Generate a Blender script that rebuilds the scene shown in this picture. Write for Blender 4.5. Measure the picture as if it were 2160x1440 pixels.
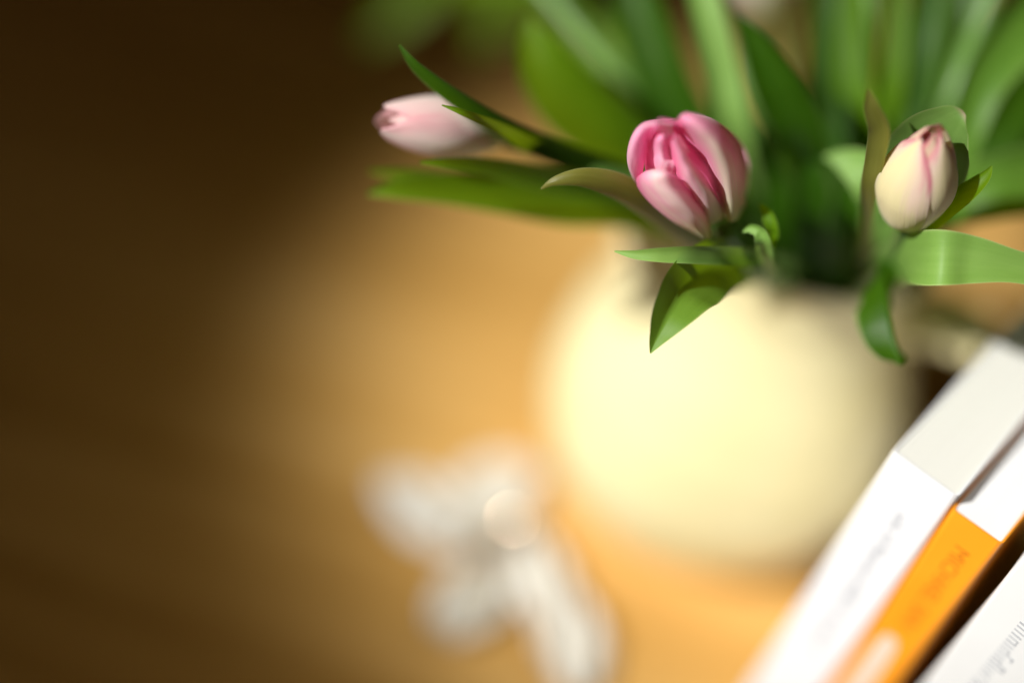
import bpy, bmesh, math, random
from mathutils import Vector, Matrix, noise
random.seed(7)
sc = bpy.context.scene
for o in list(bpy.data.objects): bpy.data.objects.remove(o)
C = sc.collection

# ---------------------------------------------------------------- camera
FPX = 3000.0                      # 50 mm on a 36 mm frame, measured in pixels of a 2160 px wide picture
PITCH, ROLL = math.radians(45), math.radians(16)
F = Vector((0, math.cos(PITCH), -math.sin(PITCH)))
U0 = Vector((0, math.sin(PITCH), math.cos(PITCH)))
R0 = Vector((1, 0, 0))
U = U0*math.cos(ROLL) - R0*math.sin(ROLL)
R = R0*math.cos(ROLL) + U0*math.sin(ROLL)
def ray(x, y): return F + R*((x-1080)/FPX) - U*((y-720)/FPX)
BELLY = 0.055
CAM = Vector((0, 0, BELLY)) - ray(1525, 835)*0.54          # the jug stands at the world origin
def at(x, y, d): return CAM + ray(x, y)*d
def on_z(x, y, z):
    r = ray(x, y); return CAM + r*((z-CAM.z)/r.z)
cam = bpy.data.cameras.new('camera'); camo = bpy.data.objects.new('camera', cam); C.objects.link(camo)
M = Matrix((R, U, -F)).transposed().to_4x4(); M.translation = CAM
camo.matrix_world = M
cam.lens = 50; cam.sensor_width = 36; cam.clip_start = 0.01; cam.clip_end = 20
cam.dof.use_dof = True; cam.dof.focus_distance = 0.364; cam.dof.aperture_fstop = 1.05; cam.dof.aperture_blades = 0
sc.camera = camo

# ---------------------------------------------------------------- light
w = bpy.data.worlds.new('World'); sc.world = w; w.use_nodes = True
w.node_tree.nodes['Background'].inputs[0].default_value = (1.0, 0.58, 0.22, 1)
w.node_tree.nodes['Background'].inputs[1].default_value = 0.012
def lamp(name, kind, loc, target, energy, col):
    l = bpy.data.lights.new(name, kind); l.energy = energy; l.color = col
    o = bpy.data.objects.new(name, l); C.objects.link(o); o.location = loc
    o.rotation_euler = (Vector(target)-Vector(loc)).to_track_quat('-Z', 'Y').to_euler()
    return l, o
# low sun coming in through a window to the left: a small far lamp whose beam fades out over the table
EL, AZ, DIST = math.radians(35), math.radians(-145), 3.0
tgt = Vector((0.046, 0.055, 0.098))
sunpos = tgt + Vector((math.cos(EL)*math.cos(AZ), math.cos(EL)*math.sin(AZ), math.sin(EL)))*DIST
l, o = lamp('window_sun', 'SPOT', sunpos, tgt, 650, (1.0, 0.985, 0.95))
o.scale = (1.2, 1, 1); l.spot_size = math.radians(8.8); l.spot_blend = 0.62; l.shadow_soft_size = 0.03
# the soft sky light of the same window
l, o = lamp('window_sky', 'AREA', (-1.2, -1.4, 1.4), (0, 0, 0.1), 1.7, (1.0, 0.86, 0.62))
l.shape = 'RECTANGLE'; l.size = 0.9; l.size_y = 1.2
vs = sc.view_settings
vs.view_transform = 'Standard'; vs.look = 'None'; vs.exposure = 0.0; vs.gamma = 1.0
sc.cycles.use_denoising = True
try: sc.cycles.denoiser = 'OPENIMAGEDENOISE'
except Exception: pass
sc.cycles.max_bounces = 8; sc.cycles.caustics_reflective = False; sc.cycles.caustics_refractive = False

# ---------------------------------------------------------------- helpers
def tag(o, label=None, cat=None, group=None, kind=None):
    for k, v in (('label', label), ('category', cat), ('group', group), ('kind', kind)):
        if v: o[k] = v
    return o
def empty(name, loc):
    o = bpy.data.objects.new(name, None); C.objects.link(o); o.location = loc; o.empty_display_size = 0.01
    return o
def link(name, me, mat, parent=None, smooth=True):
    if mat: me.materials.append(mat)
    o = bpy.data.objects.new(name, me); C.objects.link(o)
    if parent:
        o.parent = parent; o.matrix_parent_inverse = Matrix.Translation(-parent.location) if parent.parent is None else Matrix()
    if smooth:
        for p in me.polygons: p.use_smooth = True
    return o
def grid(name, nu, nv, fn, mat, parent=None, close_u=False):
    """fn(u, v) -> (point); u, v in 0..1, kept as UV"""
    vs_, fs, uv = [], [], []
    for j in range(nv+1):
        for i in range(nu+1):
            vs_.append(fn(i/nu, j/nv)); uv.append((i/nu, j/nv))
    for j in range(nv):
        for i in range(nu):
            a = j*(nu+1)+i; fs.append((a, a+1, a+nu+2, a+nu+1))
    me = bpy.data.meshes.new(name); me.from_pydata(vs_, [], fs)
    ul = me.uv_layers.new(name='UVMap')
    for lp in me.loops: ul.data[lp.index].uv = uv[lp.vertex_index]
    return link(name, me, mat, parent)
def catmull(P, t):
    n = len(P)-1; s = min(int(t*n), n-1); f = t*n-s
    a, b, c, d = P[max(s-1, 0)], P[s], P[s+1], P[min(s+2, n)]
    if isinstance(b, (int, float)):
        return 0.5*((2*b)+(-a+c)*f+(2*a-5*b+4*c-d)*f*f+(-a+3*b-3*c+d)*f**3)
    return 0.5*((2*b)+(c-a)*f+(2*a-5*b+4*c-d)*(f*f)+(3*b-a-3*c+d)*(f**3))
def lin(P, t):
    n = len(P)-1; s = min(int(t*n), n-1); f = t*n-s
    return P[s]*(1-f)+P[s+1]*f
def tube(name, pts, rads, mat, parent=None, seg=14, rings=28, flat=1.0, ref=None):
    def fn(u, v):
        c = catmull(pts, v); t = (catmull(pts, min(v+.01, 1))-catmull(pts, max(v-.01, 0))).normalized()
        s = t.cross(ref if ref else F).normalized(); n = s.cross(t)
        r = lin(rads, v); a = u*2*math.pi
        return c + s*math.cos(a)*r + n*math.sin(a)*r*flat
    return grid(name, seg, rings, fn, mat, parent)
def box(bm, x0, x1, y0, y1, z0, z1):
    v = [bm.verts.new(p) for p in ((x0,y0,z0),(x1,y0,z0),(x1,y1,z0),(x0,y1,z0),(x0,y0,z1),(x1,y0,z1),(x1,y1,z1),(x0,y1,z1))]
    for f in ((3,2,1,0),(4,5,6,7),(0,1,5,4),(1,2,6,5),(2,3,7,6),(3,0,4,7)): bm.faces.new([v[i] for i in f])

# ---------------------------------------------------------------- materials
def mat(name):
    m = bpy.data.materials.new(name); m.use_nodes = True
    return m, m.node_tree.nodes, m.node_tree.links, m.node_tree.nodes['Principled BSDF']
def ramp(ns, ls, src, stops):
    n = ns.new('ShaderNodeValToRGB'); el = n.color_ramp.elements
    while len(el) < len(stops): el.new(0.5)
    for e, (p, c) in zip(el, stops): e.position = p; e.color = (*c, 1)
    if src: ls.new(src, n.inputs[0])
    return n
def mixc(ns, ls, fac, a, b, mode='MIX'):
    n = ns.new('ShaderNodeMix'); n.data_type = 'RGBA'; n.blend_type = mode
    for i, s in ((0, fac), (6, a), (7, b)):
        if hasattr(s, 'links'): ls.new(s, n.inputs[i])
        else: n.inputs[i].default_value = s if i == 0 else (*s, 1)
    return n.outputs[2]
def math_(ns, ls, op, a, b=None):
    n = ns.new('ShaderNodeMath'); n.operation = op
    for i, s in enumerate((a, b)):
        if s is None: continue
        if hasattr(s, 'links'): ls.new(s, n.inputs[i])
        else: n.inputs[i].default_value = s
    return n.outputs[0]
def streaks(ns, ls, sx, sy, detail=3, seed=0.0):
    uv = ns.new('ShaderNodeUVMap'); mp = ns.new('ShaderNodeMapping'); ls.new(uv.outputs[0], mp.inputs[0])
    mp.inputs['Scale'].default_value = (sx, sy, 1); mp.inputs['Location'].default_value = (seed, seed*.7, seed*.3)
    nz = ns.new('ShaderNodeTexNoise'); nz.inputs['Scale'].default_value = 1; nz.inputs['Detail'].default_value = detail
    ls.new(mp.outputs[0], nz.inputs[0]); return nz.outputs[0]
def uvsplit(ns, ls):
    uv = ns.new('ShaderNodeUVMap'); s = ns.new('ShaderNodeSeparateXYZ'); ls.new(uv.outputs[0], s.inputs[0])
    return s.outputs[0], s.outputs[1]
def thin(ns, ls, b, col, tcol, fac):
    """thin living tissue: Principled front plus light let through from behind"""
    out = ns['Material Output']; tr = ns.new('ShaderNodeBsdfTranslucent'); mx = ns.new('ShaderNodeMixShader')
    ls.new(col, b.inputs['Base Color'])
    if hasattr(tcol, 'links'): ls.new(tcol, tr.inputs[0])
    else: tr.inputs[0].default_value = (*tcol, 1)
    mx.inputs[0].default_value = fac
    ls.new(b.outputs[0], mx.inputs[1]); ls.new(tr.outputs[0], mx.inputs[2]); ls.new(mx.outputs[0], out.inputs[0])

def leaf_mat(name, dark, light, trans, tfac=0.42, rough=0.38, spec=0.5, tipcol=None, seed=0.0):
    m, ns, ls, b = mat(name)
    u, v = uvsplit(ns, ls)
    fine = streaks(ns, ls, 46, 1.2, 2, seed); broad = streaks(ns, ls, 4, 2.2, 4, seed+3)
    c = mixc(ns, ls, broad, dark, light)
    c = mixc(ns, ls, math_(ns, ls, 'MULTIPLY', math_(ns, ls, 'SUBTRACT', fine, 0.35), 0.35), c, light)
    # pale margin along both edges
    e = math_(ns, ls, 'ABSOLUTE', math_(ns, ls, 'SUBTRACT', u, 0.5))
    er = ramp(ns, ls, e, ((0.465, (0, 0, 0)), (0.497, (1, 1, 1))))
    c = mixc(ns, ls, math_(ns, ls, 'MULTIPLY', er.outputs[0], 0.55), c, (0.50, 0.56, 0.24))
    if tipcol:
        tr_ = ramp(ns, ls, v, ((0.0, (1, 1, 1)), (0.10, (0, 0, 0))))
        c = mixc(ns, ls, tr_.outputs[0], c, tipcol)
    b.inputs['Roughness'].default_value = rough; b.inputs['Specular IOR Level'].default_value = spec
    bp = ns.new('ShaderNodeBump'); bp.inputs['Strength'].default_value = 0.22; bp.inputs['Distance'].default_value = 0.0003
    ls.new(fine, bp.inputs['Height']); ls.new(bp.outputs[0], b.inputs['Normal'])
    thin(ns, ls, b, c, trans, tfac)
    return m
def petal_mat(name, pink, cream, deep, lo, hi, seed, tfac=0.34, base=(0.62, 0.66, 0.30), side=0.0, vw=0.45):
    m, ns, ls, b = mat(name)
    u, v = uvsplit(ns, ls)
    fine = streaks(ns, ls, 60, 2.0, 3, seed); broad = streaks(ns, ls, 3.5, 1.6, 3, seed+5)
    # cream along the midrib and at the foot, pink towards the margins and the tip
    e = math_(ns, ls, 'ABSOLUTE', math_(ns, ls, 'SUBTRACT', u, 0.5))
    k = math_(ns, ls, 'ADD', math_(ns, ls, 'MULTIPLY', e, 1.3), math_(ns, ls, 'MULTIPLY', v, vw))
    k = math_(ns, ls, 'ADD', k, math_(ns, ls, 'MULTIPLY', math_(ns, ls, 'SUBTRACT', broad, 0.5), 0.9))
    k = math_(ns, ls, 'ADD', k, math_(ns, ls, 'MULTIPLY', math_(ns, ls, 'SUBTRACT', fine, 0.5), 0.35))
    if side: k = math_(ns, ls, 'ADD', k, math_(ns, ls, 'MULTIPLY', math_(ns, ls, 'SUBTRACT', 0.5, u), side))
    r = ramp(ns, ls, k, ((lo, cream), ((lo+hi)/2, pink), (hi, deep)))
    fr = ramp(ns, ls, v, ((0.02, (1, 1, 1)), (0.26, (0, 0, 0))))
    c = mixc(ns, ls, fr.outputs[0], r.outputs[0], base)
    b.inputs['Roughness'].default_value = 0.42; b.inputs['Specular IOR Level'].default_value = 0.35
    b.inputs['Sheen Weight'].default_value = 0.15
    bp = ns.new('ShaderNodeBump'); bp.inputs['Strength'].default_value = 0.3; bp.inputs['Distance'].default_value = 0.0005
    ls.new(fine, bp.inputs['Height']); ls.new(bp.outputs[0], b.inputs['Normal'])
    thin(ns, ls, b, c, c, tfac)
    return m

LEAF = leaf_mat('leaf_green', (0.030, 0.095, 0.001), (0.140, 0.290, 0.008), (0.44, 0.60, 0.001), 0.46, 0.45, 0.20)
LEAF_PALE = leaf_mat('leaf_pale_sheen', (0.130, 0.280, 0.040), (0.280, 0.460, 0.115), (0.32, 0.56, 0.01), 0.32, 0.50, 0.30, seed=2.1)  # paler green carries the sun's gloss on the blade in its colour
LEAF_MID = leaf_mat('leaf_mid', (0.050, 0.145, 0.008), (0.165, 0.320, 0.045), (0.32, 0.52, 0.002), 0.38, 0.45, 0.28, seed=5.6)
LEAF_DEEP = leaf_mat('leaf_deep', (0.014, 0.055, 0.001), (0.036, 0.105, 0.004), (0.18, 0.38, 0.001), 0.36, 0.45, 0.22, seed=4.4)  # dark green that also stands in for shade among the back leaves
LEAF_OLIVE = leaf_mat('leaf_olive', (0.100, 0.110, 0.010), (0.240, 0.230, 0.055), (0.30, 0.30, 0.012), 0.40, 0.36, 0.4, seed=6.4)
LEAF_DRY = leaf_mat('leaf_with_dry_tip', (0.090, 0.200, 0.030), (0.210, 0.350, 0.090), (0.26, 0.48, 0.01), 0.35, 0.45, 0.35, (0.34, 0.25, 0.16), 8.2)
m, ns, ls, b = mat('stem_green'); b.inputs['Base Color'].default_value = (0.10, 0.20, 0.035, 1); b.inputs['Roughness'].default_value = 0.45
b.inputs['Subsurface Weight'].default_value = 0.2; b.inputs['Subsurface Radius'].default_value = (0.002, 0.004, 0.001); STEM = m
PINK = petal_mat('petal_pink', (0.96, 0.42, 0.60), (0.95, 0.78, 0.72), (0.93, 0.19, 0.43), 0.24, 0.95, 1.3, 0.42)
PALE = petal_mat('petal_cream', (0.86, 0.68, 0.56), (0.87, 0.80, 0.45), (0.72, 0.26, 0.32), 0.46, 1.25, 4.7, base=(0.72, 0.74, 0.34))
PINK_RIGHT = petal_mat('petal_pink_one_side', (0.96, 0.38, 0.58), (0.93, 0.80, 0.64), (0.94, 0.20, 0.44), 0.16, 0.90, 2.2, 0.42, side=0.75)
PINK_FULL = petal_mat('petal_pink_full', (0.97, 0.50, 0.68), (0.96, 0.68, 0.76), (0.94, 0.26, 0.50), 0.10, 0.85, 7.9, 0.42, base=(0.85, 0.60, 0.55))
BLUSH = petal_mat('petal_blush', (0.70, 0.24, 0.26), (0.84, 0.62, 0.45), (0.58, 0.11, 0.16), -0.05, 0.55, 3.3, base=(0.72, 0.70, 0.34), vw=-0.30)
ROSE = petal_mat('petal_pale_rose', (0.92, 0.60, 0.60), (0.94, 0.86, 0.77), (0.80, 0.36, 0.42), 0.34, 1.15, 9.1, base=(0.76, 0.74, 0.40))
m, ns, ls, b = mat('stamen_gold'); b.inputs['Base Color'].default_value = (0.55, 0.30, 0.04, 1); b.inputs['Roughness'].default_value = 0.8; GOLD = m
m, ns, ls, b = mat('glaze_yellow')
tc = ns.new('ShaderNodeTexCoord'); nz = ns.new('ShaderNodeTexNoise'); nz.inputs['Scale'].default_value = 28; nz.inputs['Detail'].default_value = 4
ls.new(tc.outputs['Object'], nz.inputs[0])
ls.new(mixc(ns, ls, nz.outputs[0], (0.75, 0.66, 0.35), (0.80, 0.72, 0.43)), b.inputs['Base Color'])
b.inputs['Roughness'].default_value = 0.34; b.inputs['Coat Weight'].default_value = 0.35; b.inputs['Coat Roughness'].default_value = 0.18; GLAZE = m

# wood
m, ns, ls, b = mat('table_oak')
tc = ns.new('ShaderNodeTexCoord'); mp = ns.new('ShaderNodeMapping'); ls.new(tc.outputs['Object'], mp.inputs[0])
mp.inputs['Scale'].default_value = (1.3, 11, 5); mp.inputs['Rotation'].default_value = (0, 0, 0.5)
n1 = ns.new('ShaderNodeTexNoise'); n1.inputs['Scale'].default_value = 2.2; n1.inputs['Detail'].default_value = 8; n1.inputs['Distortion'].default_value = 0.6
ls.new(mp.outputs[0], n1.inputs[0])
n2 = ns.new('ShaderNodeTexNoise'); n2.inputs['Scale'].default_value = 7; n2.inputs['Detail'].default_value = 2; ls.new(tc.outputs['Object'], n2.inputs[0])
c = ramp(ns, ls, n1.outputs[0], ((0.34, (0.52, 0.275, 0.062)), (0.50, (0.72, 0.42, 0.125)), (0.66, (0.82, 0.51, 0.18)))).outputs[0]
c = mixc(ns, ls, math_(ns, ls, 'MULTIPLY', n2.outputs[0], 0.35), c, (0.64, 0.36, 0.09))
ls.new(c, b.inputs['Base Color']); b.inputs['Roughness'].default_value = 0.48
bp = ns.new('ShaderNodeBump'); bp.inputs['Strength'].default_value = 0.15; bp.inputs['Distance'].default_value = 0.001
ls.new(n1.outputs[0], bp.inputs['Height']); ls.new(bp.outputs[0], b.inputs['Normal']); OAK = m

def plain(name, col, rough=0.5, **kw):
    m, ns, ls, b = mat(name); b.inputs['Base Color'].default_value = (*col, 1); b.inputs['Roughness'].default_value = rough
    for k, v in kw.items(): b.inputs[k.replace('_', ' ')].default_value = v
    return m
def paper_cover(name, c0, c1, rough):
    m, ns, ls, b = mat(name); tc = ns.new('ShaderNodeTexCoord'); nz = ns.new('ShaderNodeTexNoise')
    nz.inputs['Scale'].default_value = 60; nz.inputs['Detail'].default_value = 5; ls.new(tc.outputs['Object'], nz.inputs[0])
    ls.new(mixc(ns, ls, nz.outputs[0], c0, c1), b.inputs['Base Color']); b.inputs['Roughness'].default_value = rough
    return m
def page_block(name, c0, c1):
    m, ns, ls, b = mat(name); tc = ns.new('ShaderNodeTexCoord'); mp = ns.new('ShaderNodeMapping'); nz = ns.new('ShaderNodeTexNoise')
    mp.inputs['Scale'].default_value = (5200, 12, 12); nz.inputs['Scale'].default_value = 1; nz.inputs['Detail'].default_value = 2
    ls.new(tc.outputs['Object'], mp.inputs[0]); ls.new(mp.outputs[0], nz.inputs[0])
    ls.new(mixc(ns, ls, nz.outputs[0], c0, c1), b.inputs['Base Color']); b.inputs['Roughness'].default_value = 0.85
    bp = ns.new('ShaderNodeBump'); bp.inputs['Strength'].default_value = 0.25; bp.inputs['Distance'].default_value = 0.0003
    ls.new(nz.outputs[0], bp.inputs['Height']); ls.new(bp.outputs[0], b.inputs['Normal'])
    return m
WHITE_COVER = paper_cover('cover_white', (0.80, 0.80, 0.82), (0.85, 0.85, 0.86), 0.40)
GREY_COVER = paper_cover('cover_offwhite', (0.70, 0.70, 0.69), (0.76, 0.76, 0.75), 0.45)
ORANGE_COVER = paper_cover('cover_orange', (0.90, 0.30, 0.012), (0.95, 0.36, 0.02), 0.32)
PAGES = page_block('pages_ivory', (0.72, 0.71, 0.64), (0.84, 0.83, 0.77))
PAGES_WHITE = page_block('pages_white', (0.74, 0.74, 0.74), (0.86, 0.86, 0.86))
INK_GREY = plain('ink_grey', (0.22, 0.23, 0.26), 0.5)
INK_PALE = plain('ink_pale_grey', (0.42, 0.43, 0.45), 0.5)
INK_AMBER = plain('ink_amber', (0.50, 0.15, 0.008), 0.5)
INK_WHITE = plain('ink_pale_pink', (0.85, 0.62, 0.50), 0.5)
CLOTH = paper_cover('cloth_white', (0.70, 0.67, 0.60), (0.78, 0.75, 0.69), 0.9)
COPPER = plain('copper', (0.97, 0.70, 0.46), 0.13, Metallic=1.0)
THREAD = plain('ornament_wire', (0.30, 0.28, 0.10), 0.5)

# ---------------------------------------------------------------- table
bm = bmesh.new(); box(bm, -1.1, 0.9, -0.75, 1.25, -0.035, 0.0)
bmesh.ops.bevel(bm, geom=[e for e in bm.edges], offset=0.004, segments=2, affect='EDGES')
me = bpy.data.meshes.new('table'); bm.to_mesh(me); bm.free()
tag(link('table', me, OAK, smooth=False), 'warm oak table top under the jug and the books', 'table', kind='structure')

# ---------------------------------------------------------------- jug
jug = tag(empty('jug', (0, 0, 0)), 'glossy pale yellow ceramic jug holding the tulips', 'jug')
PROF = [(0.001, 0.004), (0.030, 0.004), (0.036, 0.0), (0.041, 0.002), (0.050, 0.012), (0.060, 0.030), (0.0655, 0.052), (0.0668, 0.070), (0.064, 0.090),
        (0.057, 0.110), (0.048, 0.128), (0.043, 0.142), (0.0435, 0.155), (0.046, 0.166), (0.0448, 0.1685), (0.0425, 0.166), (0.0400, 0.152), (0.0395, 0.140), (0.045, 0.124), (0.054, 0.106), (0.060, 0.080), (0.056, 0.035), (0.03, 0.012), (0.001, 0.010)]
PROF = [(r, z*0.786 if z <= 0.07 else z-0.015) for r, z in PROF]
SP = math.radians(188)
def jugfn(u, v):
    r, z = lin([p[0] for p in PROF], v), lin([p[1] for p in PROF], v)
    k = (1-u)*2*math.pi
    a = (k-SP+math.pi) % (2*math.pi)-math.pi
    s = max(0.0, (z-0.090)/0.063); s = s*s*(3-2*s) if s < 1 else 1
    r2 = r + 0.030*s*math.exp(-(a/0.42)**2); z2 = z + 0.008*s*math.exp(-(a/0.5)**2)
    return Vector((r2*math.cos(k), r2*math.sin(k), z2))
body = grid('body', 72, 120, jugfn, GLAZE, jug)
HA = math.radians(-14); hd = Vector((math.cos(HA), math.sin(HA), 0))
tube('handle', [hd*r+Vector((0, 0, z-0.005)) for r, z in ((0.040, 0.128), (0.058, 0.136), (0.077, 0.133), (0.092, 0.118), (0.097, 0.094), (0.090, 0.066), (0.075, 0.046), (0.058, 0.036))],
     [0.014, 0.0135, 0.0125, 0.012, 0.0115, 0.0112, 0.012, 0.0135], GLAZE, jug, 20, 48, 0.5, ref=Vector((0, 0, 1)).cross(hd).cross(Vector((0, 0, 1))) if False else hd.cross(Vector((0, 0, 1))).cross(Vector((0.3, 0.2, 1))))

# ---------------------------------------------------------------- tulips
def leaf(parent, pts, mt, cup=0.5, nu=12, nv=44, wave=0.0, seed=0, name='leaf', foldline=0.0):
    """pts: tip to foot, (x, y, depth, width px, turn deg); the blade is a curved strip in space with its own cupping"""
    P = [at(p[0], p[1], p[2]) for p in pts]
    W = [p[3]/FPX*p[2] for p in pts]; T = [math.radians(p[4]) for p in pts]
    Cu = cup if isinstance(cup, (list, tuple)) else [cup]*len(pts)
    def fn(u, v):
        c = catmull(P, v); t = (catmull(P, min(v+.012, 1))-catmull(P, max(v-.012, 0))).normalized()
        view = (c-CAM).normalized()
        s = t.cross(view); s = s.normalized() if s.length > 1e-5 else R.copy()
        n = s.cross(t).normalized()
        if n.dot(view) > 0: n = -n
        th = catmull(T, v); s2 = s*math.cos(th)+n*math.sin(th); n2 = n*math.cos(th)-s*math.sin(th)
        wd = max(catmull(W, v), 0.0004)/2
        q = u*2-1; ph = lin(list(Cu), v)
        if abs(ph) < 1e-3: a, h = q, 0
        else: a, h = math.sin(ph*q)/ph, (1-math.cos(ph*q))/ph
        h += foldline*abs(q)
        h += wave*math.sin(v*9+seed+q*1.5)*q*q + 0.03*noise.noise(Vector((u*2+seed, v*6, seed*1.7)))
        return c + s2*a*wd + n2*h*wd
    return grid(name, nu, nv, fn, mt, parent)

def petal(parent, base, ax, e1, e2, az, L, Rd, wmax, mt, tip=0.35, z0=0.0, out=0.0, seed=0, edge=0.0, nu=16, nv=26, rs=1.0, bend=0.0, name='petal', peak=0.62, tipw=0.5, br=0.10, b0=0.10):
    """one petal of a cupped tulip; az round the flower, tip = radius left at the top, out = lean away from the axis"""
    ca, sa = math.cos(az), math.sin(az)
    def fn(u, v):
        q = u*2-1
        k = v**peak
        prof = math.sin(math.pi*(0.06+0.94*k)*0.5*1.0)
        rr = Rd*rs*(br+(1-br)*prof)
        close = max(0.0, (v-0.42)/0.58)
        rr = rr*(1-(1-tip)*close**1.7) + out*Rd*v*v
        z = L*(z0 + (1-z0)*(v**1.12))
        hw = wmax*(math.sin(math.pi*(b0+(0.90-b0)*v**0.85))**0.75)*(1-0.86*max(0, (v-0.72)/0.28)**(1.6+tipw))
        ang = hw*q/max(rr, 0.45*Rd)
        # petals curve a little tighter than the cup, so margins tuck in
        ang *= 1.0
        rloc = rr - edge*Rd*abs(q)**2.5*min(1, v*2)
        rloc += 0.045*Rd*noise.noise(Vector((u*2.2+seed*3, v*2.6, seed))) + 0.02*Rd*math.sin(q*7+seed)*v*abs(q)
        rloc -= 0.05*Rd*math.exp(-(q/0.10)**2)*v*(1-v)*2.0
        a = az+ang
        p = e1*math.cos(a)*rloc + e2*math.sin(a)*rloc + ax*z
        if bend: p += (e1*ca+e2*sa)*bend*Rd*max(0, v-0.6)**2*6
        return base + p
    return grid(name, nu, nv, fn, mt, parent)

def petal_patch(parent, rows, mt, seed=0.0, nu=20, nv=28, rough=0.0009, name='petal'):
    """a petal from a net of points in space, rows from foot to tip"""
    G = [[at(*p) for p in r] for r in rows]
    def fn(u, v):
        p = catmull([catmull(r, u) for r in G], v)
        n = noise.noise(Vector((u*3+seed, v*3, seed)))+0.6*noise.noise(Vector((u*14+seed, v*2.5, seed)))*abs(u-.5)*2 + 0.55*noise.noise(Vector((u*6+v*3, v*7-u*2, seed+9)))
        return p + (CAM-p).normalized()*rough*n
    return grid(name, nu, nv, fn, mt, parent)
def frame(b, t):
    ax = (t-b).normalized(); vw = (CAM-b).normalized()
    e1 = (vw-ax*vw.dot(ax)).normalized(); e2 = ax.cross(e1)
    return ax, e1, e2
def stem(parent, pts, r0=0.0032, r1=0.0036):
    return tube('stem', pts, [r0*0.05, r0*1.05]+[r0+(r1-r0)*k/10 for k in range(24)], STEM, parent, 12, 52)
def tulip_root(label, foot, group=None):
    return tag(empty('tulip', foot), label, 'tulip', group or 'tulips in the yellow jug')
D = math.radians
MOUTH = lambda dx, dy, z=0.03: Vector((dx, dy, z))

# --- the open pink tulip
t1 = tulip_root('bright pink tulip with parted petals showing its folded heart, over the jug', MOUTH(-0.012, -0.014))
b1, p1 = at(1526, 476, 0.388), at(1398, 300, 0.346); ax, e1, e2 = frame(b1, p1); L1 = (p1-b1).length
stem(t1, [b1+ax*0.001, at(1585, 560, 0.412), at(1650, 620, 0.455), Vector((-0.01, -0.012, 0.10)), MOUTH(-0.012, -0.014)])
# azimuth 0 faces the camera; positive turns towards e2
K = dict(br=0.22, b0=0.045)
petal_patch(t1, [
    [(1532, 460, .377), (1537, 466, .375), (1545, 468, .374), (1556, 462, .378), (1562, 448, .386)],
    [(1518, 428, .368), (1524, 424, .371), (1542, 420, .366), (1566, 412, .371), (1578, 392, .386)],
    [(1492, 382, .360), (1503, 370, .365), (1530, 354, .356), (1562, 345, .363), (1579, 340, .384)],
    [(1456, 336, .356), (1473, 322, .362), (1500, 298, .350), (1535, 285, .357), (1560, 296, .378)],
    [(1430, 300, .354), (1440, 284, .358), (1458, 262, .347), (1484, 248, .351), (1510, 254, .368)],
    [(1418, 268, .355), (1424, 258, .354), (1434, 246, .350), (1448, 237, .351), (1462, 239, .360)]], PINK_RIGHT, 1.1)
petal_patch(t1, [
    [(1470, 495, .377), (1485, 502, .373), (1497, 503, .374), (1502, 495, .379)],
    [(1420, 468, .373), (1450, 470, .364), (1475, 462, .363), (1490, 452, .371)],
    [(1375, 432, .371), (1405, 435, .359), (1440, 425, .357), (1471, 418, .367)],
    [(1347, 398, .370), (1368, 395, .357), (1405, 388, .353), (1450, 397, .361)],
    [(1343, 376, .368), (1362, 364, .357), (1398, 360, .353), (1430, 372, .357)],
    [(1354, 366, .369), (1374, 358, .364), (1400, 360, .364), (1424, 376, .365)]], PINK, 2.3)
petal_patch(t1, [
    [(1400, 430, .386), (1390, 420, .384), (1385, 410, .386), (1390, 400, .390)],
    [(1362, 405, .379), (1346, 390, .373), (1339, 375, .375), (1346, 365, .385)],
    [(1354, 385, .372), (1327, 352, .364), (1324, 335, .368), (1335, 322, .384)],
    [(1358, 352, .363), (1332, 315, .356), (1331, 290, .362), (1346, 278, .382)],
    [(1366, 318, .361), (1348, 282, .352), (1358, 258, .358), (1386, 256, .376)],
    [(1374, 300, .364), (1376, 274, .355), (1402, 255, .357), (1428, 252, .368)]], PINK_FULL, 3.7)
petal_patch(t1, [
    [(1482, 476, .379), (1500, 474, .374), (1522, 464, .375), (1532, 450, .382)],
    [(1464, 440, .372), (1486, 430, .365), (1512, 420, .367), (1532, 408, .378)],
    [(1440, 400, .366), (1462, 386, .358), (1488, 376, .362), (1508, 364, .374)],
    [(1422, 352, .361), (1438, 338, .354), (1456, 328, .358), (1474, 318, .370)],
    [(1412, 303, .356), (1420, 292, .351), (1430, 286, .354), (1442, 282, .364)]], PINK, 5.9)
petal(t1, b1, ax, e1, e2, D(160), L1*0.98, 0.0150, 0.0180, PINK, 0.55, seed=4.2, edge=0.10, rs=0.92, nu=14, nv=20, **K)
petal_patch(t1, [
    [(1440, 400, .374), (1415, 396, .369), (1390, 392, .370), (1368, 392, .376)],
    [(1440, 356, .363), (1414, 352, .359), (1390, 350, .360), (1360, 352, .368)],
    [(1438, 326, .357), (1414, 332, .360), (1392, 322, .356), (1360, 322, .362)],
    [(1432, 300, .354), (1412, 310, .360), (1396, 296, .353), (1364, 296, .358)],
    [(1424, 282, .352), (1408, 286, .354), (1398, 280, .353), (1378, 276, .356)]], PINK_FULL, 6.4, 20, 24, 0.0014)
for i in range(5):
    a = i*2*math.pi/5+.3; q = b1+ax*0.012+(e1*math.cos(a)+e2*math.sin(a))*0.003
    tube('stamen', [q, q+ax*0.008+(e1*math.cos(a)+e2*math.sin(a))*0.001, q+ax*0.016], [0.0007, 0.0012, 0.0006], GOLD, t1, 6, 6)
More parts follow.
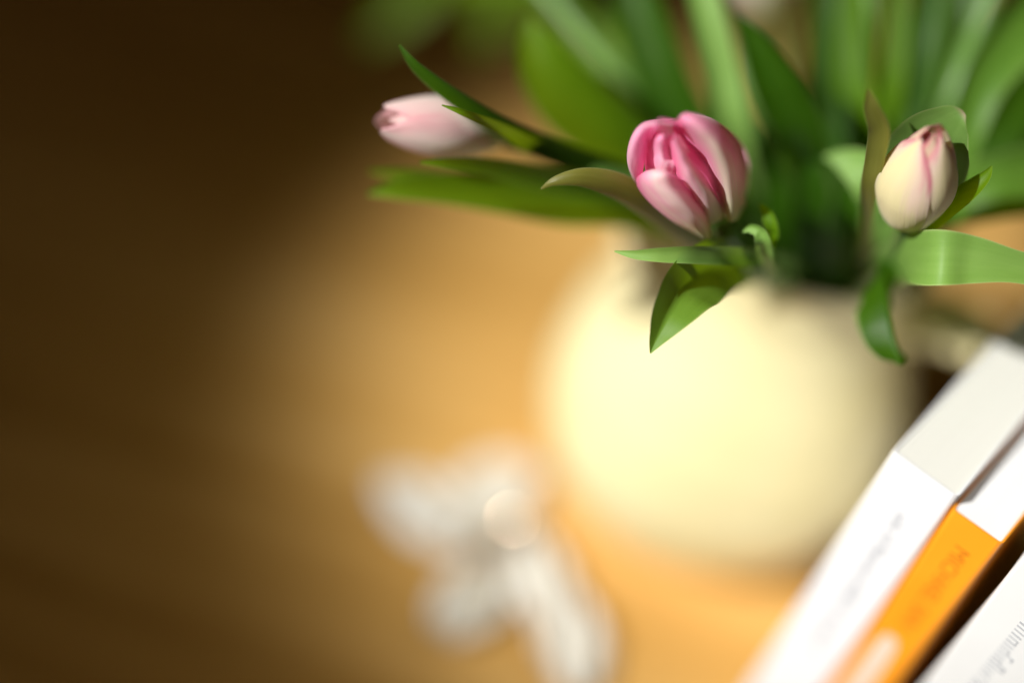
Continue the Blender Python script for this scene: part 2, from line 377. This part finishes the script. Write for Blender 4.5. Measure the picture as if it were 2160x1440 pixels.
leaf(t1, [(1141, 399, .368, 4, 0), (1175, 381, .366, 24, 0), (1235, 376, .366, 46, 10), (1305, 398, .370, 66, 20), (1380, 446, .380, 70, 25), (1480, 520, .402, 60, 20), (1600, 600, .44, 40, 10)], LEAF_OLIVE, -0.75, foldline=0.0, seed=1)
leaf(t1, [(1296, 530, .366, 3, 0), (1340, 537, .364, 20, 5), (1400, 537, .363, 34, 10), (1470, 537, .366, 40, 10), (1560, 541, .380, 42, 10), (1650, 560, .42, 40, 0), (1690, 600, .455, 30, 0)], LEAF_PALE, 0.5, seed=2)
leaf(t1, [(1372, 745, .362, 3, 0), (1388, 708, .362, 44, 10), (1416, 652, .363, 100, 14), (1452, 602, .370, 128, 14), (1512, 562, .392, 112, 10), (1600, 560, .43, 70, 0), (1670, 600, .46, 40, 0)], LEAF_MID, 0.15, foldline=0.5, seed=3)
leaf(t1, [(1567, 490, .373, 3, 0), (1582, 482, .372, 22, 0), (1604, 490, .371, 34, 20), (1616, 520, .374, 38, 40), (1622, 560, .39, 32, 20), (1650, 610, .45, 24, 0)], LEAF_PALE, 0.9, wave=0.4, seed=4)
leaf(t1, [(1603, 430, .378, 4, 0), (1619, 452, .377, 26, 10), (1630, 490, .378, 30, 20), (1622, 530, .39, 26, 20), (1640, 590, .44, 24, 0)], LEAF, 0.8, wave=0.3, seed=5)

# --- the cream bud beside the books
t2 = tulip_root('closed cream tulip bud flushed with pink, cradled in leaves above the books', MOUTH(0.014, -0.012))
b2, p2 = at(1908, 468, 0.378), at(1968, 278, 0.352); ax, e1, e2 = frame(b2, p2); L2 = (p2-b2).length
stem(t2, [b2+ax*0.001, at(1890, 530, 0.398), at(1830, 600, 0.435), Vector((0.014, -0.010, 0.10)), MOUTH(0.014, -0.012)])
petal(t2, b2, ax, e1, e2, D(-42), L2*0.97, 0.0114, 0.0130, PALE, 0.30, seed=1.5, edge=0.06, rs=1.08)
petal(t2, b2, ax, e1, e2, D(62), L2*1.00, 0.0114, 0.0110, PALE, 0.24, seed=2.8, edge=0.08, rs=1.03)
petal(t2, b2, ax, e1, e2, D(160), L2*1.00, 0.0114, 0.0130, PALE, 0.32, seed=3.1, edge=0.06, rs=1.0)
petal(t2, b2, ax, e1, e2, D(-105), L2*1.02, 0.0108, 0.0110, BLUSH, 0.16, seed=4.9, edge=0.02, rs=0.96)
petal(t2, b2, ax, e1, e2, D(16), L2*1.04, 0.0105, 0.0085, BLUSH, 0.12, seed=5.2, edge=0.0, rs=0.90)
petal(t2, b2, ax, e1, e2, D(105), L2*1.04, 0.0105, 0.0100, BLUSH, 0.12, seed=6.2, edge=0.02, rs=0.90)
leaf(t2, [(1832, 188, .352, 4, 0), (1841, 225, .354, 40, 20), (1858, 275, .358, 54, 25), (1850, 335, .364, 52, 30), (1836, 400, .372, 44, 30), (1830, 470, .39, 26, 10), (1830, 560, .42, 24, 0)], LEAF_OLIVE, 0.8, seed=6)
leaf(t2, [(2034, 238, .360, 14, 0), (2012, 254, .362, 92, 0), (1976, 296, .369, 168, 0), (1946, 355, .380, 186, 0), (1920, 440, .394, 140, 0), (1890, 520, .41, 80, 0), (1850, 590, .44, 50, 0)], LEAF_DRY, 0.35, seed=7, wave=0.08)
leaf(t2, [(2092, 350, .366, 3, 0), (2075, 378, .366, 34, 20), (2040, 412, .368, 56, 30), (1996, 446, .373, 66, 30), (1950, 486, .382, 60, 20), (1900, 540, .41, 46, 0), (1860, 600, .44, 34, 0)], LEAF, 0.9, seed=8)
leaf(t2, [(2330, 610, .366, 4, 0), (2240, 584, .364, 60, 0), (2140, 562, .363, 70, 0), (2050, 548, .363, 102, 0), (1966, 544, .365, 120, 5), (1892, 552, .394, 92, 0), (1840, 600, .435, 50, 0)], LEAF_PALE, 0.28, seed=9)
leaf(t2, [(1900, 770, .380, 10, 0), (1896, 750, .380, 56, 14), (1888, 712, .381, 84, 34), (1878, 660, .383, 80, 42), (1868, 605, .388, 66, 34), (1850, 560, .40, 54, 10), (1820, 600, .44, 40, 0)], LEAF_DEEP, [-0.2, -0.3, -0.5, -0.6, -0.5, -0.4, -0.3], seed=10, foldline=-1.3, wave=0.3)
leaf(t2, [(1738, 330, .402, 4, 0), (1780, 338, .400, 50, 0), (1830, 368, .396, 90, 10), (1860, 430, .398, 90, 15), (1850, 510, .41, 70, 10), (1830, 590, .44, 44, 0)], LEAF_PALE, 0.4, seed=11)

# --- the pale rose bud lying out to the left
t3 = tulip_root('pale rose tulip bud on a stem leaning far out over the bare table', MOUTH(-0.020, 0.008))
b3, p3 = at(1064, 287, 0.398), at(797, 252, 0.378); ax, e1, e2 = frame(b3, p3); L3 = (p3-b3).length
stem(t3, [b3+ax*0.001, at(1180, 330, 0.405), at(1350, 400, 0.415), at(1540, 510, 0.44), Vector((-0.015, 0.006, 0.11)), MOUTH(-0.020, 0.008)])
for az, sc_, sd, tp, wd in ((-50, 1.0, 1.9, 0.40, 0.0125), (70, 0.98, 2.6, 0.40, 0.0125), (185, 0.98, 3.3, 0.38, 0.0125)):
    petal(t3, b3, ax, e1, e2, D(az), L3*sc_, 0.0098, wd, ROSE, tp, seed=sd, edge=0.06, rs=1.04, peak=0.75)
for az, sc_, sd in ((10, 0.94, 4.4), (130, 0.95, 5.3), (-115, 0.96, 6.8)):
    petal(t3, b3, ax, e1, e2, D(az), L3*sc_, 0.0098, 0.0095, ROSE, 0.20, seed=sd, edge=0.03, rs=0.92, peak=0.75)
leaf(t3, [(842, 96, .371, 5, 0), (880, 142, .372, 26, 20), (960, 202, .376, 44, 30), (1060, 262, .384, 58, 35), (1180, 318, .396, 70, 30), (1320, 376, .412, 70, 20), (1500, 480, .435, 50, 0), (1620, 560, .46, 30, 0)], LEAF_DEEP, 0.7, seed=12)
leaf(t3, [(932, 222, .366, 3, 0), (985, 240, .367, 18, 20), (1050, 268, .376, 30, 20), (1150, 318, .396, 46, 20), (1300, 380, .412, 46, 10), (1480, 470, .435, 40, 0)], LEAF, 0.6, seed=13)
leaf(t3, [(886, 343, .376, 5, 0), (940, 343, .378, 24, 20), (1030, 350, .384, 44, 30), (1150, 372, .394, 62, 30), (1290, 405, .408, 66, 20), (1450, 470, .43, 50, 0)], LEAF, 0.5, seed=14)
leaf(t3, [(776, 410, .394, 5, 0), (840, 399, .394, 44, 10), (940, 396, .397, 72, 15), (1060, 406, .402, 92, 15), (1190, 424, .410, 104, 10), (1330, 440, .42, 90, 0), (1500, 510, .44, 60, 0)], LEAF, 0.35, seed=15)
leaf(t3, [(778, 362, .398, 5, 0), (840, 368, .400, 22, 0), (930, 376, .404, 34, 10), (1060, 392, .41, 44, 10), (1220, 420, .42, 50, 0), (1420, 480, .44, 40, 0)], LEAF, 0.5, seed=16)

# --- tulips standing at the back, their heads above the picture
def back_tulip(label, foot, stem_px, leaves, head=None, mt=ROSE, group=None):
    t = tulip_root(label, foot, group)
    pts = [at(*p) for p in stem_px]+[Vector((foot[0]*0.9, foot[1]*0.9, 0.11)), Vector(foot)]
    stem(t, pts, 0.003, 0.0036)
    for i, (lp, mt_, cu) in enumerate(leaves): leaf(t, lp, mt_, cu*1.7, seed=20+i*1.7+foot[0]*300)
    b = pts[0]; a = (pts[0]-pts[1]).normalized()
    ax, e1, e2 = frame(b, b+a)
    for k in range(6):
        petal(t, b, ax, e1, e2, D(k*60+(k % 2)*4), 0.042, 0.014, 0.0145, mt, 0.35, seed=k+foot[1]*100, edge=0.05, rs=1.0 if k % 2 else 0.92, nu=10, nv=16)
    return t
back_tulip('tall tulip at the back with a broad cupped leaf facing the bare table', (-0.022, 0.012, 0.03),
    [(1000, -190, .46), (1130, -40, .455), (1300, 160, .45), (1500, 380, .455)],
    [([(1118, 38, .418, 6, 0), (1126, 80, .418, 84, 10), (1158, 140, .419, 150, 15), (1212, 205, .422, 180, 15), (1285, 270, .428, 170, 15), (1380, 350, .438, 120, 10), (1520, 460, .45, 60, 0)], LEAF, 0.6),
     ([(1110, -40, .46, 6, 0), (1170, 20, .455, 60, -10), (1250, 110, .45, 95, -20), (1330, 220, .447, 110, -20), (1430, 340, .45, 90, -10), (1560, 480, .46, 50, 0)], LEAF, 0.5)])
back_tulip('tall tulip at the back behind the pink tulip, with upright dark leaves', (0.0, 0.020, 0.03),
    [(1400, -320, .45), (1450, -140, .45), (1520, 60, .45), (1590, 280, .455)],
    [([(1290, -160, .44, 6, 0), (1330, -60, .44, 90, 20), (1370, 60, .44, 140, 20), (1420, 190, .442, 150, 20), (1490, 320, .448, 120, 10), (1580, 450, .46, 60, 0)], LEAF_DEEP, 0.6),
     ([(1440, -200, .415, 6, 0), (1462, -90, .414, 60, 0), (1488, 30, .413, 80, -10), (1516, 160, .415, 86, -15), (1545, 290, .42, 76, -10), (1590, 420, .44, 50, 0)], LEAF_PALE, 0.5),
     ([(1610, 250, .43, 6, 0), (1622, 330, .432, 60, 10), (1640, 420, .438, 84, 10), (1660, 510, .447, 80, 0), (1680, 590, .46, 60, 0), (1690, 650, .475, 40, 0)], LEAF_DEEP, 0.4)])  # last leaf added to darken the jug mouth
back_tulip('tall tulip at the back between the pink tulip and the cream bud', (0.012, 0.022, 0.03),
    [(1632, 20, .50), (1650, 110, .495), (1672, 240, .49), (1690, 380, .485)],
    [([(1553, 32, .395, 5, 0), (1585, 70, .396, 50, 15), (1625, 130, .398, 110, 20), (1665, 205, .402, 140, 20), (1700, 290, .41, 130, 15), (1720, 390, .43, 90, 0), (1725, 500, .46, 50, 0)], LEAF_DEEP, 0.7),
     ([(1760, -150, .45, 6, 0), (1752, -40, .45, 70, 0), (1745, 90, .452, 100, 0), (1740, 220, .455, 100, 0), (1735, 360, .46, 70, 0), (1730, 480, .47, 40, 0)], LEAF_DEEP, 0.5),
     ([(1700, 280, .42, 6, 0), (1706, 350, .42, 70, -10), (1712, 440, .425, 100, -15), (1714, 530, .435, 96, -10), (1706, 610, .45, 70, 0), (1695, 670, .47, 40, 0)], LEAF_DEEP, 0.4)])  # last leaf added as dark filling over the mouth
back_tulip('tall tulip at the back straight behind the cream bud', (0.026, 0.016, 0.03),
    [(1830, -330, .43), (1836, -150, .435), (1836, 60, .44), (1815, 280, .445)],
    [([(1800, -170, .44, 6, 0), (1800, -60, .438, 50, 0), (1795, 60, .436, 66, 10), (1800, 170, .435, 80, 10), (1825, 270, .437, 70, 10), (1815, 400, .45, 50, 0), (1790, 520, .46, 30, 0)], LEAF, 0.5),
     ([(1905, -120, .43, 6, 0), (1898, -30, .43, 40, 0), (1892, 80, .43, 54, 0), (1880, 190, .432, 60, 0), (1860, 310, .44, 50, 0), (1810, 450, .45, 36, 0)], LEAF, 0.5),
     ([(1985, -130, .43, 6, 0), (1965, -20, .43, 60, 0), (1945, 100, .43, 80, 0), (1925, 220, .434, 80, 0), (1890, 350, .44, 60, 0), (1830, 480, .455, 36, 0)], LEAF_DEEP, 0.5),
     ([(1800, 330, .412, 6, 0), (1796, 400, .413, 70, 10), (1790, 480, .42, 100, 15), (1780, 560, .432, 96, 10), (1755, 630, .45, 70, 0), (1725, 680, .47, 40, 0)], LEAF_DEEP, 0.4),  # dark leaf added to deepen the shade among the stems
     ([(1760, 150, .44, 6, 0), (1775, 240, .44, 80, 10), (1780, 340, .442, 120, 10), (1770, 450, .448, 110, 10), (1745, 560, .458, 70, 0), (1715, 650, .475, 40, 0)], LEAF_DEEP, 0.4)])  # another dark leaf added to thicken that shade
back_tulip('tall tulip at the back with wide waxy leaves spreading past the cream bud', (0.032, 0.0, 0.03),
    [(2210, -330, .43), (2150, -160, .43), (2070, 50, .435), (1980, 270, .44)],
    [([(2330, -110, .425, 6, 0), (2250, -30, .42, 110, 0), (2160, 60, .415, 130, -5), (2075, 165, .413, 110, -15), (2030, 280, .415, 84, -20), (1990, 390, .425, 70, -10), (1900, 500, .44, 44, 0)], LEAF_MID, 0.5),
     ([(2380, 330, .42, 6, 0), (2280, 350, .415, 110, 0), (2180, 378, .412, 150, 0), (2090, 400, .412, 140, 0), (2010, 430, .418, 110, 0), (1920, 500, .435, 60, 0)], LEAF_MID, 0.35),
     ([(2350, 40, .46, 6, 0), (2260, 120, .455, 150, 0), (2160, 210, .45, 220, 0), (2080, 310, .447, 220, 0), (2000, 410, .45, 150, 0), (1880, 530, .46, 70, 0)], LEAF_DEEP, 0.35),  # big dark leaf added to blacken the gap on the right
     ([(2030, -190, .465, 6, 0), (2028, -80, .465, 110, 0), (2020, 50, .465, 150, 0), (2000, 180, .465, 150, 0), (1960, 310, .466, 110, 0), (1880, 470, .47, 60, 0)], LEAF_DEEP, 0.35),  # dark leaf added to cover lit table in the gap
     ([(1770, -190, .48, 6, 0), (1772, -70, .48, 110, 0), (1770, 60, .48, 150, 0), (1768, 190, .48, 150, 0), (1760, 320, .48, 110, 0), (1750, 460, .48, 60, 0)], LEAF_DEEP, 0.35)])  # dark leaf added to keep the gap left of the bud dark
back_tulip('tulip drooping far behind the others, its leaves lost over the dark table', (-0.010, 0.028, 0.03),
    [(760, -330, .60), (950, -230, .58), (1180, -60, .55), (1420, 180, .51)],
    [([(770, 90, .60, 6, 0), (815, 45, .595, 60, 0), (870, -10, .59, 90, 0), (960, -70, .58, 90, 0), (1120, -40, .555, 60, 0), (1330, 120, .52, 40, 0)], LEAF, 0.4),
     ([(1010, 110, .57, 6, 0), (1030, 50, .57, 60, 0), (1060, -10, .565, 80, 0), (1140, -30, .555, 70, 0), (1300, 90, .525, 44, 0)], LEAF, 0.4)])

# ---------------------------------------------------------------- books
A = at(1882, 950, 0.376); ZT = A.z
Bp = on_z(2022, 1050, ZT); Cp = on_z(2030, 790, ZT); Dp = on_z(2105, 1145, ZT)
dx = (Bp-A); T1 = dx.length; dx.normalize(); dy = Vector((-dx.y, dx.x, 0))
ang0 = math.atan2(dx.y, dx.x)
def lettering(name, text, size, width, mt, parent, mtx):
    cu = bpy.data.curves.new(name, 'FONT'); cu.body = text; cu.size = size; cu.align_y = 'CENTER'; cu.extrude = 0.00002
    tmp = bpy.data.objects.new('tmp', cu); C.objects.link(tmp)
    dg = bpy.context.evaluated_depsgraph_get(); me = bpy.data.meshes.new_from_object(tmp.evaluated_get(dg))
    bpy.data.objects.remove(tmp)
    xs = [v.co.x for v in me.vertices]; k = width/(max(xs)-min(xs)); x0 = min(xs)
    for v in me.vertices: v.co.x = (v.co.x-x0)*k
    me.name = name
    o = link(name, me, mt, None, False); o.parent = parent; o.matrix_local = mtx
    return o
def book(label, corner, ang, th, depth, h, cover, pages, lean=0.0):
    b = tag(empty('book', (corner.x, corner.y, 0)), label, 'book'); b.rotation_euler = (0, lean, ang)
    ct = 0.0006
    # cover: spine with softly rounded corners and two boards
    bm = bmesh.new()
    prof = [(0, depth), (0, 0.0012), (0.0004, 0.0004), (0.0012, 0), (th-0.0012, 0), (th-0.0004, 0.0004), (th, 0.0012), (th, depth)]
    inn = [(ct, depth), (ct, 0.0015), (ct+.0002, ct+.0002), (0.0015, ct), (th-0.0015, ct), (th-ct-.0002, ct+.0002), (th-ct, 0.0015), (th-ct, depth)]
    rows = [[bm.verts.new((x, y, z)) for x, y in q] for z in (0, h) for q in (prof, inn)]
    o0, i0, o1, i1 = rows
    for k in range(len(prof)-1):
        bm.faces.new((o0[k], o0[k+1], o1[k+1], o1[k])); bm.faces.new((i0[k+1], i0[k], i1[k], i1[k+1]))
        bm.faces.new((o1[k], o1[k+1], i1[k+1], i1[k])); bm.faces.new((o0[k+1], o0[k], i0[k], i0[k+1]))
    for k in (0, -1):
        bm.faces.new((o0[k], o1[k], i1[k], i0[k]))
    bmesh.ops.recalc_face_normals(bm, faces=bm.faces)
    me = bpy.data.meshes.new('cover'); bm.to_mesh(me); bm.free()
    o = link('cover', me, cover, None, False); o.parent = b
    bm = bmesh.new(); box(bm, ct*1.05, th-ct*1.05, ct*1.6, depth-0.0004, 0.0002, h-0.0004)
    me = bpy.data.meshes.new('page_block'); bm.to_mesh(me); bm.free()
    o = link('page_block', me, pages, None, False); o.parent = b
    return b
def spine_mtx(xc, z):
    # text runs down the spine, tops of letters towards +x; sits 0.1 mm proud of the spine
    return Matrix.Translation((xc, -0.00012, z)) @ Matrix(((0, 1, 0, 0), (0, 0, -1, 0), (-1, 0, 0, 0), (0, 0, 0, 1)))
H1 = ZT
k1 = book('thick white paperback standing upright, outermost of the row next to the jug', A, ang0, T1-0.0003, 0.118, H1, WHITE_COVER, PAGES)
def strokes(name, n, z_top, pitch, xc, hgt, mt, parent, seed):
    rnd = random.Random(seed); bm = bmesh.new(); z = z_top
    for i in range(n):
        if rnd.random() < 0.14: z -= pitch*1.1; continue
        hh = hgt*rnd.choice((0.6, 0.6, 0.6, 1.0)); wv = pitch*rnd.uniform(.28, .42)
        box(bm, xc-hgt*0.3, xc-hgt*0.3+hh, -0.00014, -0.00003, z-wv, z)
        if rnd.random() < 0.45: box(bm, xc-hgt*0.3+hh*0.86, xc-hgt*0.3+hh*0.98, -0.00013, -0.00003, z-pitch, z-wv)
        z -= pitch
    me = bpy.data.meshes.new(name); bm.to_mesh(me); bm.free()
    o = link(name, me, mt, None, False); o.parent = parent; return o
strokes('spine_lettering', 52, H1-0.017, 0.0013, T1*0.52, 0.0042, INK_GREY, k1, 3)
d2 = (Dp-Bp); T2 = d2.length; ang2 = ang0
H2 = H1-0.0042
k2 = book('bright orange paperback with a small dark title, pressed against the thick white book', Bp-dy*0.0004+dx*0.0001, ang2, T2, 0.112, H2, ORANGE_COVER, PAGES_WHITE)
lettering('spine_lettering', 'MICHAEL SAN', 0.0064, 0.038, INK_AMBER, k2, spine_mtx(T2*0.52, H2-0.0095))
bm = bmesh.new(); pr = []
for i in range(20):
    a = i/20*2*math.pi; pr.append((T2*0.44+0.0030*math.copysign(abs(math.cos(a))**.6, math.cos(a)), (0.0245 if math.sin(a) > 0 else -0.0245)*(abs(math.sin(a))**.35)))
f = bm.faces.new([bm.verts.new((x, -0.00012, H2-0.079+z)) for x, z in pr]); me = bpy.data.meshes.new('spine_panel'); bm.to_mesh(me); bm.free()
o = link('spine_panel', me, INK_WHITE, None, False); o.parent = k2
c3 = Bp + (Dp-Bp)*1.0 + dx*0.0062 - dy*0.001
k3 = book('tall off-white book with fine grey lettering, standing apart from the orange paperback', c3, ang2-math.radians(5), 0.030, 0.125, H1+0.030, GREY_COVER, PAGES_WHITE)
strokes('spine_lettering', 44, H1+0.030-0.028, 0.0016, 0.011, 0.0050, INK_PALE, k3, 8)

# ---------------------------------------------------------------- white ornament on the table
oc = on_z(1060, 1190, 0.0)
orn = tag(empty('ornament', oc), 'white crumpled fabric blossom with copper beads lying flat on the table', 'ornament')
def lobe(x, y, ang, ln, wd, seed, h=0.008):
    c = on_z(x, y, 0)
    def fn(u, v):
        q = u*2-1; w_ = wd*math.sin(math.pi*(0.06+0.90*v))**0.6
        px = (v-0.5)*ln; py = q*w_/2
        z = 0.002 + h*(0.55+0.45*noise.noise(Vector((u*2.3+seed, v*2.3, seed))))*(1-0.6*q*q) + 0.002*math.sin(q*8+seed+v*4)
        return c+Vector((px*math.cos(ang)-py*math.sin(ang), px*math.sin(ang)+py*math.cos(ang), max(z, 0.0008)))
    return grid('petal', 18, 22, fn, CLOTH, orn)
lobe(905, 1095, D(160), 0.048, 0.028, 1.2); lobe(1040, 1058, D(60), 0.040, 0.034, 2.7)
lobe(985, 1280, D(-110), 0.036, 0.026, 4.1); lobe(1135, 1240, D(-55), 0.042, 0.026, 5.8); lobe(1205, 1375, D(-70), 0.040, 0.028, 7.3)
for x, y, rc in ((1080, 1094, 0.0105), (956, 1118, 0.0068), (1012, 1160, 0.0045)):
    # small domed copper sequins, shaped and turned to flash the lamp at the camera
    c = on_z(x, y, 0.0165); nrm = ((sunpos-c).normalized()+(CAM-c).normalized()).normalized()
    q = nrm.to_track_quat('Z', 'Y').to_matrix(); hr = 0.0030
    def fn(u, v, c=c, q=q, rc=rc):
        r = max(v, 0.02)*hr; a = u*2*math.pi
        return c+q @ Vector((r*math.cos(a), r*math.sin(a), math.sqrt(rc*rc-r*r)-rc))
    grid('sequin', 20, 6, fn, COPPER, orn)
tube('wire', [on_z(956, 1126, .0125), on_z(1010, 1150, .0105), on_z(1080, 1096, .0125), on_z(1060, 1170, .010), on_z(1010, 1190, .0125)], [0.0004, 0.0004], THREAD, orn, 6, 30)
